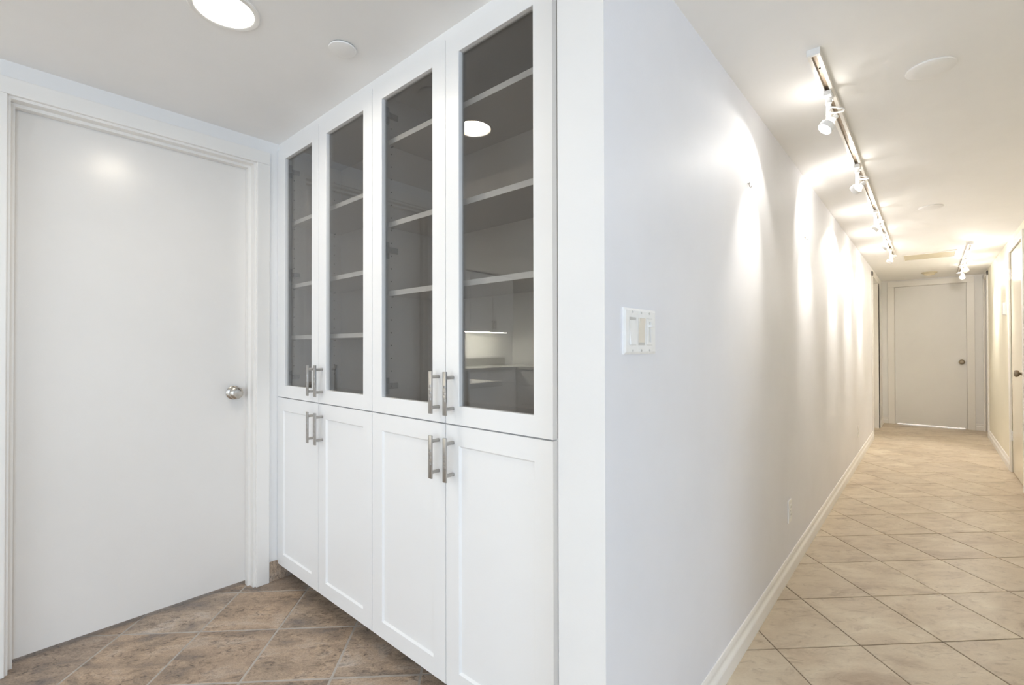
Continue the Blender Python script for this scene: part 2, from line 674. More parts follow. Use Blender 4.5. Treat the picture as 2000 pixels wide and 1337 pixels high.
box(bm, EX1 + .012, .85, YE, YE + .12, 0, TOP)
box(bm, EX0 - .012, EX1 + .012, YE, YE + .12, EZ1 + .012, TOP)
wall('wall_end', bm, 'short white wall around the closed door at the hallway end')
wall('wall_living', B(XR + .13, 3.6, 1.2, 1.32, 0, TOP), 'white wall closing the living room beside the hallway')
wall('wall_kitchen', B(-5.0, -4.902, -3.6, 0.04, 0, TOP), 'white kitchen wall behind the lit counter, seen mirrored in the glass')
# rear and side walls with the window openings the daylight comes through
bm = bmesh.new()
box(bm, -5.0, -1.15, -3.62, -3.5, 0, TOP)
box(bm, 2.95, 3.7, -3.62, -3.5, 0, TOP)
box(bm, -1.15, 2.95, -3.62, -3.5, 0, .35)
box(bm, -1.15, 2.95, -3.62, -3.5, 2.12, TOP)
wall('wall_rear', bm, 'white rear wall with the wide window, seen mirrored in the cabinet glass')
bm = bmesh.new()
box(bm, 3.6, 3.7, -3.5, -2.55, 0, TOP)
box(bm, 3.6, 3.7, .15, 1.32, 0, TOP)
box(bm, 3.6, 3.7, -2.55, .15, 0, .35)
box(bm, 3.6, 3.7, -2.55, .15, 2.12, TOP)
wall('wall_side', bm, 'white living room wall with the side window')


def window(name, rect, axis, at, label):
    a0, a1, z0, z1 = rect
    w = thing(name, ((a0 + a1) / 2, at, z0) if axis == 'x' else (at, (a0 + a1) / 2, z0), label, 'window', kind='structure')
    fb = bmesh.new()
    def bar(p0, p1, q0, q1):
        if axis == 'x':
            box(fb, p0, p1, at - .03, at + .03, q0, q1)
        else:
            box(fb, at - .03, at + .03, p0, p1, q0, q1)
    bar(a0, a1, z0, z0 + .05); bar(a0, a1, z1 - .05, z1)
    k = 3
    for i in range(k + 1):
        c = a0 + .025 + (a1 - a0 - .05) * i / k
        bar(c - .025, c + .025, z0 + .05, z1 - .05)
    obj('window_frame', fb, 'trim', w)
    for i in range(k):
        l = a0 + .05 + (a1 - a0 - .05) * i / k
        r = a0 + (a1 - a0 - .05) * (i + 1) / k
        pb = B(l, r, at - .003, at + .003, z0 + .05, z1 - .05) if axis == 'x' else B(at - .003, at + .003, l, r, z0 + .05, z1 - .05)
        obj('pane', pb, 'pane', w)


window('window_1', (-1.15, 2.95, .35, 2.12), 'x', -3.56, 'wide three-pane window in the rear wall behind the camera')
window('window_2', (-2.55, .15, .35, 2.12), 'y', 3.65, 'three-pane window in the living room side wall')


# ------------------------------------------------------------------ door casings, doors
def casing(name, plane_axis, at, sgn, a0, a1, z1, w, label, t=.016, z0=0.0, legs=(1, 1)):
    """door casing on a wall plane; plane_axis 'x': wall plane x=at, opening runs along y; sgn = side the casing stands proud of"""
    bm = bmesh.new()

    def piece(p, q, r, s, th):
        d0, d1 = sorted((at, at + sgn * th))
        if plane_axis == 'x':
            box(bm, d0, d1, p, q, r, s, bev=.003)
        else:
            box(bm, p, q, d0, d1, r, s, bev=.003)
    for th, ww in ((t, (0.0, w)),):
        i, o_ = ww
        if legs[0]:
            piece(a0 - o_, a0 - i, z0, z1 + i, th)
        if legs[1]:
            piece(a1 + i, a1 + o_, z0, z1 + i, th)
        piece(a0 - o_, a1 + o_, z1 + i, z1 + o_, th)
    return tag(obj(name, bm, 'trim'), label, 'door trim', kind='structure')


casing('trim_1', 'x', XL, 1, DY0 - .010, DY1 + .012, DZ + .014, .062, 'white casing around the door beside the cabinets')
# jamb lining with stop, left door
bm = bmesh.new()
for y, s in ((DY0 - .014, 1), (DY1 + .014, -1)):
    box(bm, XL - .135, XL + .002, y, y + s * .012, 0, DZ + .004)
    box(bm, XL - .068, XL - .036, y + s * .012, y + s * .024, 0, DZ - .008)
box(bm, XL - .135, XL + .002, DY0 - .014, DY1 + .014, DZ + .004, DZ + .016)
box(bm, XL - .068, XL - .036, DY0 - .002, DY1 + .002, DZ - .008, DZ + .004)
tag(obj('trim_2', bm, 'trim'), 'white stepped jamb lining of the door beside the cabinets', 'door trim', kind='structure')
d1 = thing('door_1', (XL - .09, (DY0 + DY1) / 2, .017), 'plain white flush door with round nickel knob, beside the glass cabinets', 'door', kind='structure')
obj('door_leaf', B(XL - .110, XL - .070, DY0, DY1, .017, DZ, bev=.0015), 'door', d1)
knob(d1, (XL - .070, .826, .953), (1, 0, 0), 'knob', k=.88)

# far door
casing('trim_3', 'y', YE, -1, EX0 - .004, EX1 + .004, EZ1 + .004, .080, 'white casing around the door at the far hallway end')
d2 = thing('door_2', ((EX0 + EX1) / 2, YE + .04, EZ0), 'closed white door at the far end of the hallway', 'door', kind='structure')
obj('door_leaf', B(EX0, EX1, YE + .012, YE + .052, EZ0, EZ1, bev=.0015), 'wall', d2)
knob(d2, (.340, YE + .012, .953), (0, -1, 0), 'brass')
bm = bmesh.new()
for x, s in ((EX0 - .012, 1), (EX1 + .012, -1)):
    box(bm, x, x + s * .010, YE - .002, YE + .115, 0, EZ1 + .004)
box(bm, EX0 - .012, EX1 + .012, YE - .002, YE + .115, EZ1 + .002, EZ1 + .012)
box(bm, EX0 - .003, EX0 + .018, YE + .0535, YE + .075, 0, EZ1)
box(bm, EX1 - .018, EX1 + .003, YE + .0535, YE + .075, 0, EZ1)
box(bm, EX0 - .003, EX1 + .003, YE + .0535, YE + .075, EZ1 - .018, EZ1 + .003)
tag(obj('trim_4', bm, 'trim'), 'white jamb lining of the door at the far hallway end', 'door trim', kind='structure')
wall('wall_beyond', B(-.9, .9, 10.2, 10.3, 0, TOP), 'pale wall of the bright room beyond the far door')

# right-hand door
casing('trim_5', 'x', XR, -1, RD0 - .004, RD1 + .004, RDZ + .004, .062, 'cream casing around the door on the right of the hallway')
d3 = thing('door_3', (XR + .025, (RD0 + RD1) / 2, .012), 'glossy cream flush door on the right of the hallway', 'door', kind='structure')
obj('door_leaf', B(XR + .002, XR + .042, RD0, RD1, .012, RDZ, bev=.0015), 'cream_gloss', d3)
knob(d3, (XR + .002, RD0 + .065, .950), (-1, 0, 0), 'brass')
for z in (1.845, .34):
    bm = bmesh.new()
    cyl(bm, (XR - .007, RD1 + .003, z - .05), (XR - .007, RD1 + .003, z + .05), .008)
    for k in (-.052, .052):
        cyl(bm, (XR - .007, RD1 + .003, z + k - .003), (XR - .007, RD1 + .003, z + k + .003), .0055, 10)
    box(bm, XR - .001, XR + .0015, RD1 - .03, RD1, z - .045, z + .045)
    obj('hinge', bm, 'plastic', d3, smooth=True)
# side doorways at the hallway end
bm = bmesh.new()
box(bm, -.685, XH + .014, 7.618, 7.630, 0, 2.085, bev=.002)
box(bm, XH, XH + .014, 7.575, 7.630, 0, 2.14, bev=.002)
box(bm, -.690, XH + .014, 8.590, 8.600, 0, 2.085, bev=.002)
box(bm, XH, XH + .014, 8.590, 8.655, 0, 2.14, bev=.002)
box(bm, XH, XH + .014, 7.575, 8.655, 2.080, 2.14, bev=.002)
tag(obj('trim_6', bm, 'trim'), 'white casing of the side doorway on the left near the hallway end', 'door trim', kind='structure')
d4 = thing('door_4', (-.67, 8.11, .01), 'white door set back in the left side doorway near the hallway end', 'door', kind='structure')
obj('door_leaf', B(-.735, -.695, 7.632, 8.588, .012, 2.08), 'door', d4)
bm = bmesh.new()
box(bm, XR - .014, XR, 8.66, 8.722, 0, 2.16, bev=.002)
box(bm, XR - .014, XR, 9.19, 9.25, 0, 2.16, bev=.002)
box(bm, XR - .014, XR, 8.66, 9.25, 2.10, 2.16, bev=.002)
tag(obj('trim_7', bm, 'trim'), 'white casing of the side doorway on the right near the hallway end', 'door trim', kind='structure')
d5 = thing('door_5', (XR + .08, 8.97, .01), 'white door set back in the right side doorway near the hallway end', 'door', kind='structure')
obj('door_leaf', B(XR + .075, XR + .11, 8.722, 9.268, .012, 2.098), 'door', d5)


# ------------------------------------------------------------------ baseboards
def base_profile(x, s):
    h = .094
    return [(x, 0), (x + s * .017, 0), (x + s * .017, h * .52), (x + s * .0165, h * .57), (x + s * .0125, h * .62), (x + s * .0090, h * .68),
            (x + s * .0075, h * .76), (x + s * .0085, h * .84), (x + s * .0080, h * .92), (x + s * .004, h), (x, h)]


bm = extrude_profile(bmesh.new(), base_profile(XH, 1), 'y', YW, 7.575)
tag(obj('baseboard_left', bm, 'trim', smooth=True), 'moulded white baseboard along the long hallway wall', 'baseboard', kind='structure')
bm = extrude_profile(bmesh.new(), base_profile(XR, -1), 'y', RD1 + .068, 8.66)
extrude_profile(bm, base_profile(XR, -1), 'y', 1.2, RD0 - .068)
tag(obj('baseboard_right', bm, 'trim', smooth=True), 'moulded cream baseboard along the right hallway wall', 'baseboard', kind='structure')
bm = bmesh.new()
pe = [(YE - (p[0] - 0) , p[1]) for p in base_profile(0, 1)]
extrude_profile(bm, pe, 'x', XH, EX0 - .086)
extrude_profile(bm, pe, 'x', EX1 + .086, XR)
extrude_profile(bm, base_profile(XH, 1), 'y', 8.655, YE)
tag(obj('baseboard_end', bm, 'trim', smooth=True), 'short white baseboards either side of the far door', 'baseboard', kind='structure')
tb = obj('baseboard_tile', B(XL, XL + .009, .964, 1.35, 0, .098, bev=.0015), 'slate')
tag(tb, 'brown tile skirting between the door casing and the cabinets', 'baseboard', kind='structure')

# ------------------------------------------------------------------ built-in cabinets
# fillers closing the cabinets against ceiling and walls
bm = bmesh.new()
box(bm, XL, -.672, YC + .006, YC + .026, Z_DT + .003, ZC)
tag(obj('trim_8', bm, 'cab'), 'narrow white filler strip between the cabinet tops and the ceiling', 'trim', kind='structure')
bm = bmesh.new()
box(bm, -.7435, -.672, YC + .024, YC + .044, Z_DB, ZC)
tag(obj('trim_9', bm, 'cab'), 'narrow white filler strip between the right cabinets and the wall', 'trim', kind='structure')


def handle(parent, xc, z0, z1, yf):
    bm = bmesh.new()
    w, t, so = .0165, .006, .038
    box(bm, xc - w / 2, xc + w / 2, yf - so, yf - so + t, z0, z1, bev=.0006)
    zc = (z0 + z1) / 2
    q = .0105
    for i in range(5):
        zz = zc + (i - 2) * q
        dx = (.0016, -.0016)[i % 2]
        a, b = q * .42, q * .28
        tx = dx * .5
        v0 = [bm.verts.new((xc + dx + sx * a, yf - so, zz + sz * a)) for sx, sz in ((-1, -1), (1, -1), (1, 1), (-1, 1))]
        v1 = [bm.verts.new((xc + dx + tx + sx * b, yf - so - .0012, zz + sz * b)) for sx, sz in ((-1, -1), (1, -1), (1, 1), (-1, 1))]
        for k in range(4):
            bm.faces.new((v0[k], v0[(k + 1) % 4], v1[(k + 1) % 4], v1[k]))
        bm.faces.new(v1)
    for z in (z0 + .019, z1 - .019):
        cyl(bm, (xc, yf, z), (xc, yf - so + t, z), .0058, 14)
    return obj('handle', bm, 'nickel', parent, smooth=True)


def cup_hinge(parent, xs, z, s):
    """concealed hinge on the inside of a side panel; xs = inner face of panel, s = direction into the cabinet"""
    bm = bmesh.new()
    y = 1.064
    box(bm, xs, xs + s * .004, y - .012, y + .004, z - .033, z + .033, bev=.001)
    box(bm, xs + s * .004, xs + s * .013, y - .024, y + .040, z - .011, z + .011, bev=.002)
    cyl(bm, (xs, y + .012, z), (xs + s * .016, y + .012, z), .006, 10)
    box(bm, xs + s * .004, xs + s * .020, 1.0262, y - .016, z - .020, z + .020, bev=.002)
    return obj('hinge', bm, 'hinge', parent)


def display_cabinet(x0, x1, doors, shelves, hinge_z, label):
    t = .018
    yb, y0 = 1.35, YC + .022
    z0, z1 = Z_SPLIT + .004, ZC - .030
    c = thing('display_cabinet', ((x0 + x1) / 2, (y0 + yb) / 2, z0), label, 'cabinet', 'built-in cabinets')
    obj('side_panel', B(x0, x0 + t, y0, yb, z0, z1), 'inside', c)
    obj('side_panel', B(x1 - t, x1, y0, yb, z0, z1), 'inside', c)
    obj('top_panel', B(x0 + t, x1 - t, y0, yb, z1 - t, z1), 'inside', c)
    obj('bottom_panel', B(x0 + t, x1 - t, y0, yb, z0, z0 + t), 'inside', c)
    obj('back_panel', B(x0 + t, x1 - t, yb - .012, yb, z0 + t, z1 - t), 'inside', c)
    for z in shelves:
        s = obj('shelf', B(x0 + t + .001, x1 - t - .001, 1.067, yb - .013, z - .019, z, bev=.0008), 'inside', c)
        obj('front_edge', B(x0 + t + .001, x1 - t - .001, 1.065, 1.067, z - .019, z), 'edge', s)
        pb = bmesh.new()
        for xx, sg in ((x0 + t, 1), (x1 - t, -1)):
            for yy in (1.079, 1.30):
                cyl(pb, (xx, yy, z - .0225), (xx + sg * .012, yy, z - .0225), .0032, 10)
        obj('shelf_pins', pb, 'hinge', s)['kind'] = 'stuff'
    hb = bmesh.new()
    z = z0 + .10
    k = 0
    while z < z1 - .08:
        for xx, sg in ((x0 + t, 1), (x1 - t, -1)):
            for yy in (1.079, 1.30):
                lathe(hb, (xx, yy, z), (sg, 0, 0), [(0, .0029), (.0006, .0027), (.0006, 0)], 10, cap=False)
        z += .0505
    ho = obj('peg_holes', hb, 'dark', c)
    ho['kind'] = 'stuff'
    for di, (dx0, dx1, ox0, ox1, side) in enumerate(doors):
        zb, zt = Z_SPLIT + .002, Z_DT
        fb = frame_plate(bmesh.new(), (dx0, dx1, zb, zt), (ox0, ox1, .984, 2.115), YC, YC + .020, bev=.0012, bev_d=.0012)
        d = obj('door', fb, 'cab', c, origin=((dx0 + dx1) / 2, YC, zb))
        d['label'] = 'white framed door with smoked glass pane'
        obj('glass_pane', B(ox0 - .006, ox1 + .006, YC + .0135, YC + .0175, .978, 2.121), 'glass', d)
        xs = dx1 - .033 if side == 'r' else dx0 + .035
        handle(d, xs, .957, 1.0945, YC)
        xi, sg = (x0 + t, 1) if side == 'r' else (x1 - t, -1)
        for hz in hinge_z:
            cup_hinge(d, xi, hz, sg)
    return c


G = .0016
display_cabinet(-2.483, -1.6145, [(-2.483, SEAM[1] - G, -2.402, -2.1145, 'r'), (SEAM[1] + G, SEAM[2] - G, -1.982, -1.678, 'l')],
                [1.820, 1.496, 1.234], [2.080, 1.547, 1.022],
                'white glass-door upper cabinet next to the plain door, with three shelves')
display_cabinet(-1.6115, -.747, [(SEAM[2] + G, SEAM[3] - G, -1.550, -1.247, 'r'), (SEAM[3] + G, SEAM[4], -1.117, -.812, 'l')],
                [1.987, 1.663, 1.393], [2.084, 1.553, 1.021],
                'white glass-door upper cabinet next to the hallway corner, its glass mirroring the kitchen')


def base_cabinet(x0, x1, doors, label):
    t = .018
    yb, y0 = 1.35, YC + .022
    z0, z1 = Z_DB + .012, Z_SPLIT + .003
    c = thing('base_cabinet', ((x0 + x1) / 2, (y0 + yb) / 2, 0), label, 'cabinet', 'built-in cabinets')
    bm = bmesh.new()
    box(bm, x0, x0 + t, y0, yb, z0, z1)
    box(bm, x1 - t, x1, y0, yb, z0, z1)
    box(bm, x0 + t, x1 - t, y0, yb, z0, z0 + t)
    box(bm, x0 + t, x1 - t, y0, yb, z1 - t, z1)
    box(bm, x0 + t, x1 - t, yb - .012, yb, z0 + t, z1 - t)
    obj('carcass', bm, 'cab', c)
    obj('toe_kick', B(x0, x1, 1.10, 1.118, 0, z0), 'dark', c)
    for dx0, dx1, ox0, ox1, side in doors:
        zb, zt = Z_DB, Z_SPLIT - .0025
        fb = frame_plate(bmesh.new(), (dx0, dx1, zb, zt), (ox0, ox1, .142, .8595), YC, YC + .012, bev=.006, bev_d=.007)
        box(fb, dx0, dx1, YC + .012, YC + .020, zb, zt)
        d = obj('door', fb, 'cab', c, origin=((dx0 + dx1) / 2, YC, zb))
        d['label'] = 'white door with recessed panel'
        obj('panel', B(ox0 - .001, ox1 + .001, YC + .0068, YC + .0125, .141, .8605), 'cab', d)
        xs = dx1 - .033 if side == 'r' else dx0 + .035
        handle(d, xs, .747, .886, YC)
    return c


base_cabinet(-2.483, -1.6145, [(-2.483, SEAM[1] - G, -2.418, -2.114, 'r'), (SEAM[1] + G, SEAM[2] - G, -1.982, -1.678, 'l')],
             'white two-door base cabinet next to the plain door, bar handles')
base_cabinet(-1.6115, -.747, [(SEAM[2] + G, SEAM[3] - G, -1.546, -1.243, 'r'), (SEAM[3] + G, SEAM[4], -1.117, -.810, 'l')],
             'white two-door base cabinet next to the hallway corner, bar handles')

# ------------------------------------------------------------------ ceiling fittings in the room
dl = thing('recessed_downlight', (*DLC, ZC), 'lit round recessed ceiling lamp with white rim above the plain door', 'lamp')
obj('rim', lathe(bmesh.new(), (*DLC, ZC), (0, 0, -1), [(0, DLR), (.003, DLR), (.0055, DLR - .003), (.0055, DLR - .0155), (.004, DLR - .0185), (0, DLR - .020), (-.001, DLR - .020)], 48, cap=False), 'trim', dl, smooth=True)
obj('reflector', lathe(bmesh.new(), (*DLC, ZC), (0, 0, 1), [(0, DLR - .0200), (.014, DLR - .0215), (.03, DLR - .0235)], 48, cap=False), 'gold', dl, smooth=True)
obj('lamp_lens', lathe(bmesh.new(), (*DLC, ZC), (0, 0, 1), [(.008, 0), (.0085, DLR - .032), (.011, DLR - .0217), (.022, DLR - .023), (.022, 0)], 48, cap=False), 'downlight', dl)

sd = thing('ceiling_cover_plate', (-1.516, .829, ZC), 'small round white cover plate on the ceiling in front of the cabinets', 'cover plate')
obj('disc', lathe(bmesh.new(), (-1.516, .829, ZC), (0, 0, -1), [(.004, 0), (.004, .0445), (.0055, .0458), (.0085, .0450), (.0095, .042), (.0095, 0)], 40, cap=False), 'ceiling', sd, smooth=True)
obj('shadow_gap', lathe(bmesh.new(), (-1.516, .829, ZC), (0, 0, -1), [(0, .0425), (.0045, .0425)], 40, cap=False), 'plastic_grey', sd)

kl = thing('added_fill_lamp', (-2.6, -2.6, ZC), 'added unseen fill lamp, round and white, on the kitchen ceiling behind the camera', 'lamp')  # invented lamp, out of view, added to brighten the mirrored kitchen
obj('base', lathe(bmesh.new(), (-2.6, -2.6, ZC), (0, 0, -1), [(0, .17), (.02, .17), (.025, .16), (.025, 0)], 36, cap=False), 'trim', kl, smooth=True)
obj('diffuser', lathe(bmesh.new(), (-2.6, -2.6, ZC), (0, 0, -1), [(.0255, .155), (.045, .145), (.06, .10), (.065, 0)], 36, cap=False), 'added_fill', kl, smooth=True)

# ------------------------------------------------------------------ switches, outlets
sw = thing('switch_plate', (XH, 1.111, 1.153), 'white triple switch plate with two rockers and a slide dimmer near the corner', 'light switch')
y0, y1, z0, z1 = 1.025, 1.197, 1.1535, 1.267
bm = bmesh.new()
pf = [(y0, z0), (y1, z0), (y1, z1), (y0, z1)]
a = [bm.verts.new((XH, *p)) for p in pf]
b = [bm.verts.new((XH + .0045, *p)) for p in pf]
cc = ((y0 + y1) / 2, (z0 + z1) / 2)
c_ = [bm.verts.new((XH + .0075, p[0] + (.006 if p[0] < cc[0] else -.006), p[1] + (.006 if p[1] < cc[1] else -.006))) for p in pf]
for p, q in ((a, b), (b, c_)):
    for i in range(4):
        bm.faces.new((p[i], p[(i + 1) % 4], q[(i + 1) % 4], q[i]))
bm.faces.new(c_)
obj('plate', bm, 'plastic', sw)
zc = 1.210
for k, yy in enumerate((1.065, 1.111, 1.157)):
    obj('gap', B(XH + .0074, XH + .0079, yy - .0172, yy + .0172, zc - .0345, zc + .0345), 'plastic_gap', sw)
    if k < 2:
        tilt = (.0035, -.0035)[k]
        bm = bmesh.new()
        prof = [(XH + .0078, zc - .0335), (XH + .0098 + tilt * .6, zc - .0335), (XH + .0088, zc), (XH + .0098 - tilt * .6, zc + .0335), (XH + .0078, zc + .0335)]
        extrude_profile(bm, prof, 'y', yy - .0162, yy + .0162)
        r = obj('rocker', bm, 'almond' if k else 'plastic', sw)
        if k:
            r['label'] = 'almond tinted rocker'
    else:
        fr = bmesh.new()
        for p in ((yy - .0165, yy - .0045, zc - .0335, zc + .0335), (yy + .0045, yy + .0165, zc - .0335, zc + .0335), (yy - .0045, yy + .0045, zc + .026, zc + .0335), (yy - .0045, yy + .0045, zc - .0335, zc - .026)):
            box(fr, XH + .0076, XH + .0098, p[0], p[1], p[2], p[3])
        sf = obj('dimmer', fr, 'plastic', sw)
        obj('slider', B(XH + .0078, XH + .0185, yy - .010, yy + .010, zc + .012, zc + .0185, bev=.001), 'plastic', sf)
    for zz in (zc + .0475, zc - .0475):
        s = bmesh.new()
        lathe(s, (XH + .0072, yy, zz), (1, 0, 0), [(0, .0032), (.0012, .0030), (.0018, .0018), (.0018, 0)], 12, cap=False)
        obj('screw', s, 'plastic_gap', sw)


def outlet(yc, zc, label, w=.072, h=.115):
    o = thing('wall_outlet', (XH, yc, zc - h / 2), label, 'outlet', 'outlets low on the hallway wall')
    obj('plate', B(XH, XH + .0065, yc - w / 2, yc + w / 2, zc - h / 2, zc + h / 2, bev=.002), 'plastic', o)
    for dz in (.0195, -.0195):
        rb = bmesh.new()
        box(rb, XH + .0060, XH + .0088, yc - .0165, yc + .0165, zc + dz - .0145, zc + dz + .0145, bev=.001)
        rc = obj('receptacle', rb, 'plastic', o)
        sl = bmesh.new()
        for dy in (-.006, .006):
            box(sl, XH + .0086, XH + .0090, yc + dy - .001, yc + dy + .001, zc + dz - .003, zc + dz + .006)
        obj('slot', sl, 'dark', rc)
    obj('screw', lathe(bmesh.new(), (XH + .0062, yc, zc), (1, 0, 0), [(0, .003), (.0012, .0028), (.0016, 0)], 12, cap=False), 'nickel', o)


outlet(2.795, .320, 'white outlet low on the hallway wall, the larger one nearer the corner')
outlet(5.92, .315, 'white outlet low on the hallway wall, the small one near the hallway end')
th = thing('thermostat', (XR, 6.80, 1.49), 'small white box on the cream right wall beside the door casing', 'thermostat')
obj('housing', B(XR - .024, XR - .003, 6.745, 6.855, 1.490, 1.610, bev=.004), 'plastic', th)
obj('mounting_plate', B(XR - .004, XR, 6.74, 6.86, 1.485, 1.615), 'plastic', th)

# picture fixings left in the hallway wall
for y, z, lab in ((2.081, 1.831, 'small picture hook in the first bright scallop on the hallway wall'), (3.247, 1.814, 'small picture hook in the second bright scallop on the hallway wall')):
    h = thing('picture_hook', (XH, y, z), lab, 'hook')
    bm = bmesh.new()
    tube(bm, [(XH, y, z + .008), (XH + .006, y, z + .004), (XH + .008, y, z - .006), (XH + .013, y, z - .010), (XH + .016, y, z - .004)], .0016, 8)
    obj('wire', bm, 'nickel', h, smooth=True)
    obj('nail', lathe(bmesh.new(), (XH, y, z + .008), (1, 0, 0), [(0, .002), (.008, .002), (.008, .004), (.0095, .003), (.0095, 0)], 10, cap=False), 'nickel', h)

# ------------------------------------------------------------------ hallway ceiling fittings
for (x, y), r, lab in (((.008, 2.287), .0715, 'domed round white cover on the hallway ceiling beside the first spotlight'), ((.012, 4.56), .070, 'faint flat round cover on the hallway ceiling, farther one')):
    c = thing('ceiling_cover', (x, y, ZH), lab, 'cover plate', 'round covers on the hallway ceiling')
    obj('disc', lathe(bmesh.new(), (x, y, ZH), (0, 0, -1), [(0, r * .97), (.003, r), (.006, r * .985), (.009, r * .90), (.0105, r * .6), (.011, 0)], 44, cap=False), 'ceiling', c, smooth=True)

vt = thing('ceiling_access_panel', (.003, 6.98, ZH), 'long flat cream panel set across the far hallway ceiling', 'access panel')
bm = bmesh.new()
x0, x1, y0, y1 = -.225, .222, 6.78, 7.19
for p in ((x0, x1, y0, y0 + .014), (x0, x1, y1 - .014, y1), (x0, x0 + .014, y0 + .014, y1 - .014), (x1 - .014, x1, y0 + .014, y1 - .014)):
    box(bm, *p, ZH - .008, ZH, bev=.001)
obj('frame', bm, 'trim', vt)
obj('panel', B(x0 + .014, x1 - .014, y0 + .014, y1 - .014, ZH - .004, ZH), 'cream', vt)

sm = thing('smoke_detector', (0.0, 8.55, ZH), 'round cream smoke detector on the ceiling before the far door', 'smoke detector')
obj('mount', lathe(bmesh.new(), (0, 8.55, ZH), (0, 0, -1), [(0, .082), (.010, .082), (.012, .076), (.012, 0)], 32, cap=False), 'cream', sm, smooth=True)
obj('body', lathe(bmesh.new(), (0, 8.55, ZH), (0, 0, -1), [(.011, .066), (.024, .064), (.036, .052), (.042, .034), (.042, 0)], 32, cap=False), 'cream', sm, smooth=True)
obj('vent_ring', lathe(bmesh.new(), (0, 8.55, ZH), (0, 0, -1), [(.040, .030), (.046, .026), (.046, 0)], 24, cap=False), 'almond', sm, smooth=True)


# ------------------------------------------------------------------ track lights
def rail(x, y0, y1, label):
    r = thing('track_rail', (x, (y0 + y1) / 2, ZH), label, 'track light rail')
    w, hgt, s = .0185, .021, .0075
    zt = ZH
    prof = [(x - w, zt), (x - w, zt - hgt), (x - s, zt - hgt), (x - s, zt - .004), (x + s, zt - .004), (x + s, zt - hgt), (x + w, zt - hgt), (x + w, zt)]
    obj('channel', extrude_profile(bmesh.new(), prof, 'y', y0, y1), 'rail', r)
    obj('slot_liner', B(x - s, x + s, y0, y1, zt - .0075, zt - .004), 'copper', r)
    for ya, yb in ((y0 - .012, y0), (y1, y1 + .012)):
        obj('end_cap', B(x - w - .0012, x + w + .0012, ya, yb, zt - hgt - .001, zt, bev=.001), 'plastic', r)
    sc = bmesh.new()
    yy = y0 + .12
    while yy < y1:
        lathe(sc, (x, yy, zt - .0075), (0, 0, -1), [(0, .004), (.002, .003), (.002, 0)], 10, cap=False)
        yy += 1.1
    k = obj('screw', sc, 'dark', r)
    k['kind'] = 'stuff'
    return r


rail(-.2905, 1.885, 6.66, 'long white lighting track along the left of the hallway ceiling')
rail(.302, 6.37, 8.72, 'short white lighting track on the right near the hallway end')

HEADS = [
    # x, y, aim point on the wall, words
    (-.2905, 2.20, (XH, 2.02, 1.66), 'first of the five spotlights on the long track, nearest the camera', 0.9),
    (-.2905, 3.18, (XH, 3.32, 1.88), 'second of the five spotlights on the long track', 1.5),
    (-.2905, 4.33, (XH, 4.32, 1.72), 'third and middle one of the five spotlights on the long track', 2.0),
    (-.2905, 5.23, (XH, 5.20, 1.72), 'fourth of the five spotlights on the long track', 2.4),
    (-.2905, 6.09, (XH, 6.20, 1.72), 'fifth spotlight on the long track, farthest down the hallway', 3.2),
    (.302, 6.70, (XR, 6.30, 1.75), 'first of the three spotlights on the short right-hand track', 2.2),
    (.302, 7.37, (XR, 7.78, 1.60), 'middle one of the three spotlights on the short right-hand track', 3.2),
    (.302, 8.05, (.10, 7.2, 1.0), 'last of the three spotlights on the short right-hand track, facing the camera', 3.4),
]
WARM = (1.0, 0.96, 0.89)


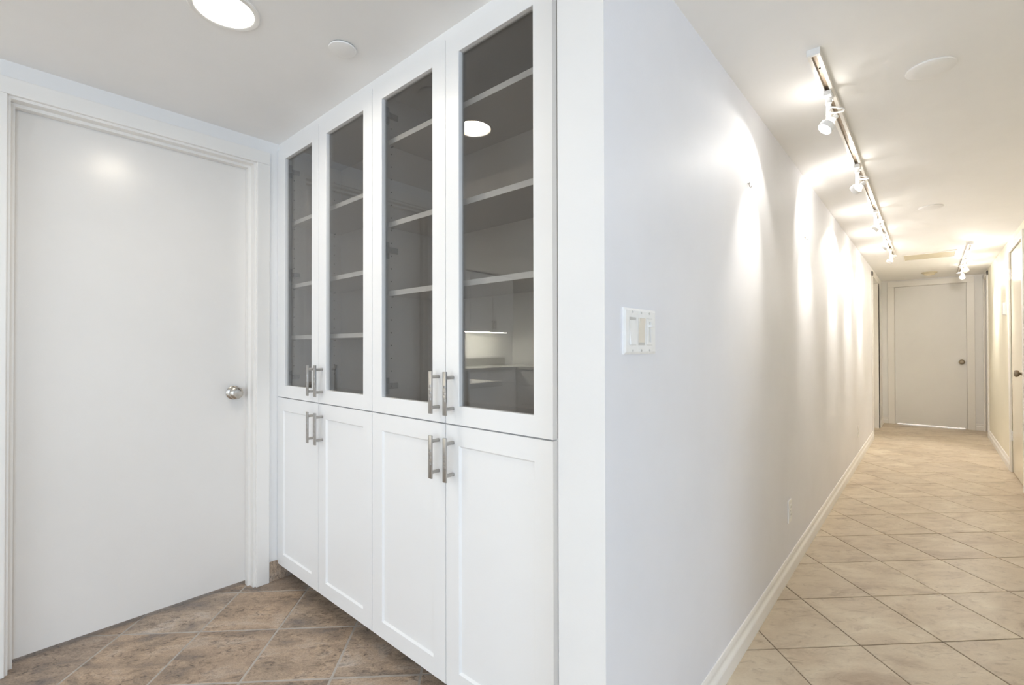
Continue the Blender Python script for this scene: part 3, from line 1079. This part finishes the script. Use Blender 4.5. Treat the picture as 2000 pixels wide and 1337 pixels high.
def spotlight(x, y, aim, label, gain=1.0):
    s = thing('track_spotlight', (x, y, ZH - .021), label, 'spotlight', 'spotlights on the hallway tracks')
    zt = ZH - .0212
    out = 1 if x < 0 else -1
    bm = bmesh.new()
    box(bm, x - .0125, x + .0125, y - .035, y + .035, zt - .020, zt, bev=.002)
    cyl(bm, (x, y, zt - .040), (x, y, zt - .019), .0115, 16)
    obj('adapter', bm, 'plastic', s, smooth=True)
    obj('stem', B(x - .0085, x + .0085, y - .0025, y + .0025, zt - .112, zt - .039, bev=.001), 'plastic', s)
    c = Vector((x - out * .004, y - .004, zt - .128))            # lamp centre (pivot)
    ax = (Vector(aim) - c).normalized()
    _, ea, eb = frame_of(ax)
    # ring that grips the lamp
    obj('lamp_ring', lathe(bmesh.new(), c, ax, [(-.006, .0275), (.012, .0285), (.016, .0275), (.016, .0255), (.004, .0250), (-.006, .0255), (-.006, .0275)], 28, cap=False), 'plastic', s, smooth=True)
    obj('lamp_face', lathe(bmesh.new(), c, ax, [(.011, 0), (.011, .0248), (.008, .0250), (.008, 0)], 28, cap=False), 'spot_glass', s)
    obj('lamp_reflector', lathe(bmesh.new(), c, ax, [(.004, .0245), (-.008, .0225), (-.020, .0165), (-.028, .0085), (-.036, .0075), (-.036, 0)], 24, cap=False), 'spot_back', s, smooth=True)
    # yoke: a loop swinging out on the side away from the wall
    yb = bmesh.new()
    side = Vector((out, 0.25, 0)).normalized()
    fwd = Vector((-side.y, side.x, 0))
    pts = []
    for i in range(15):
        t = -math.pi / 2 + math.pi * i / 14
        pts.append(c + Vector((0, 0, .056)) + side * (.006 + .050 * math.cos(t)) + fwd * (.026 * math.sin(t)) + Vector((0, 0, .006 - .012 * math.cos(t))))
    tube(yb, pts, .0032, 8)
    cyl(yb, pts[0], c + Vector((0, 0, .050)), .0032, 8)
    cyl(yb, pts[-1], c + Vector((0, 0, .050)), .0032, 8)
    obj('yoke', yb, 'plastic', s, smooth=True)
    obj('lamp_holder', lathe(bmesh.new(), c, -ax, [(.034, .0095), (.034, .0105), (.050, .0100), (.052, 0)], 18, cap=False), 'plastic', s, smooth=True)
    # the lamp's beam and the light that leaks from its back
    core = (Vector((aim[0], y + (aim[1] - y) * .6, min(aim[2], 1.52))) - c).normalized()
    for nm, en, size, blend, a_ in (('lamp_beam', 19.0 * gain, 54, 1.0, core), ('lamp_spill', 3.7 * gain, 132, .30, ax)):
        d = bpy.data.lights.new(nm, 'SPOT')
        d.energy, d.color, d.spot_size, d.spot_blend, d.shadow_soft_size = en, WARM, math.radians(size), blend, .012
        o = bpy.data.objects.new(nm, d)
        COL.objects.link(o)
        o.parent = s
        o.location = c + ax * .020 - wloc(s)
        o.rotation_euler = a_.to_track_quat('-Z', 'Y').to_euler()
    d2_ = bpy.data.lights.new('lamp_leak', 'POINT')
    d2_.energy, d2_.color, d2_.shadow_soft_size = 0.46 * gain ** .6, WARM, .008
    o2 = bpy.data.objects.new('lamp_leak', d2_)
    COL.objects.link(o2)
    o2.parent = s
    side2 = Vector((out, 0, 0))
    o2.location = c + Vector((0, 0, .034)) - side2 * .020 - wloc(s)


for hd in HEADS:
    spotlight(*hd)

# ------------------------------------------------------------------ kitchen behind the camera (seen mirrored in the cabinet glass)
kx = -4.9
kb = thing('kitchen_base_unit', (kx + .3, -2.2, 0), 'long white kitchen base unit under the lit stone counter, mirrored in the glass', 'cabinet')
bm = bmesh.new()
box(bm, kx, kx + .58, -3.498, -.70, .10, .87)
box(bm, kx + .58, -3.28, -3.498, -2.92, .10, .87)
obj('carcass', bm, 'cab', kb)
for i in range(4):
    y = -2.88 + i * .54
    d = obj('drawer', B(kx + .581, kx + .60, y, y + .53, .70, .865, bev=.002), 'cab', kb)
    d = obj('door', B(kx + .581, kx + .60, y, y + .53, .11, .69, bev=.002), 'cab', kb)
for i in range(2):
    x = kx + .64 + i * .47
    for z0, z1 in ((.66, .865), (.40, .65), (.11, .39)):
        obj('drawer', B(x, x + .46, -2.919, -2.90, z0, z1, bev=.002), 'cab', kb)
ct = bmesh.new()
box(ct, kx, kx + .63, -3.498, -.69, .872, .910)
box(ct, kx + .63, -3.28, -3.498, -2.87, .872, .910)
tag(obj('kitchen_countertop', ct, 'stone_top'), 'grey stone kitchen countertop in the corner, mirrored in the glass', 'countertop')
bs = bmesh.new()
box(bs, kx, kx + .02, -3.3, -.70, .911, 1.02)
tag(obj('stone_backsplash', bs, 'granite'), 'low grey stone upstand behind the kitchen counter, mirrored in the glass', 'backsplash')
ku = thing('kitchen_upper_cabinet', (kx + .165, -2.5, 1.40), 'white kitchen wall cabinet above the strip lamp, mirrored in the glass', 'cabinet')
obj('carcass', B(kx, kx + .31, -3.15, -1.85, 1.40, 2.19), 'cab', ku)
for i in range(3):
    y = -3.145 + i * .432
    dd = obj('door', B(kx + .311, kx + .33, y, y + .428, 1.395, 2.14, bev=.002), 'cab', ku)
    hb = bmesh.new()
    hy = y + (.40 if i % 2 == 0 else .028)
    box(hb, kx + .362, kx + .368, hy - .008, hy + .008, 1.43, 1.55)
    for z in (1.445, 1.535):
        cyl(hb, (kx + .33, hy, z), (kx + .364, hy, z), .005, 10)
    obj('handle', hb, 'nickel', dd)
kh = thing('range_hood', (kx + .2, -1.5, 1.52), 'grey range hood beside the kitchen wall cabinet, mirrored in the glass', 'range hood')
obj('body', B(kx, kx + .36, -1.845, -1.05, 1.52, 2.15, bev=.004), M['plastic_grey'], kh)
obj('vent', B(kx + .04, kx + .32, -1.78, -1.12, 1.512, 1.522), 'dark', kh)
sl = thing('strip_lamp', (kx + .27, -2.5, 1.385), 'glowing strip lamp under the kitchen wall cabinet, mirrored in the glass', 'lamp')
obj('housing', B(kx + .24, kx + .30, -3.05, -1.86, 1.388, 1.3995), 'plastic', sl)
obj('diffuser', B(kx + .25, kx + .29, -3.04, -1.87, 1.380, 1.388), 'strip', sl)
pn = thing('peninsula_unit', (-3.4, -.36, 0), 'white counter unit behind the plain door closet, mirrored in the glass', 'cabinet')
obj('carcass', B(-4.25, -2.53, -.63, -.07, .10, .87), 'cab', pn)
for i in range(3):
    x = -4.24 + i * .57
    obj('door', B(x, x + .56, -.65, -.631, .11, .865, bev=.002), 'cab', pn)
tag(obj('peninsula_countertop', B(-4.27, -2.50, -.67, -.061, .872, .910, bev=.003), 'stone_top'), 'grey stone top of the closet-side counter unit, mirrored in the glass', 'countertop')
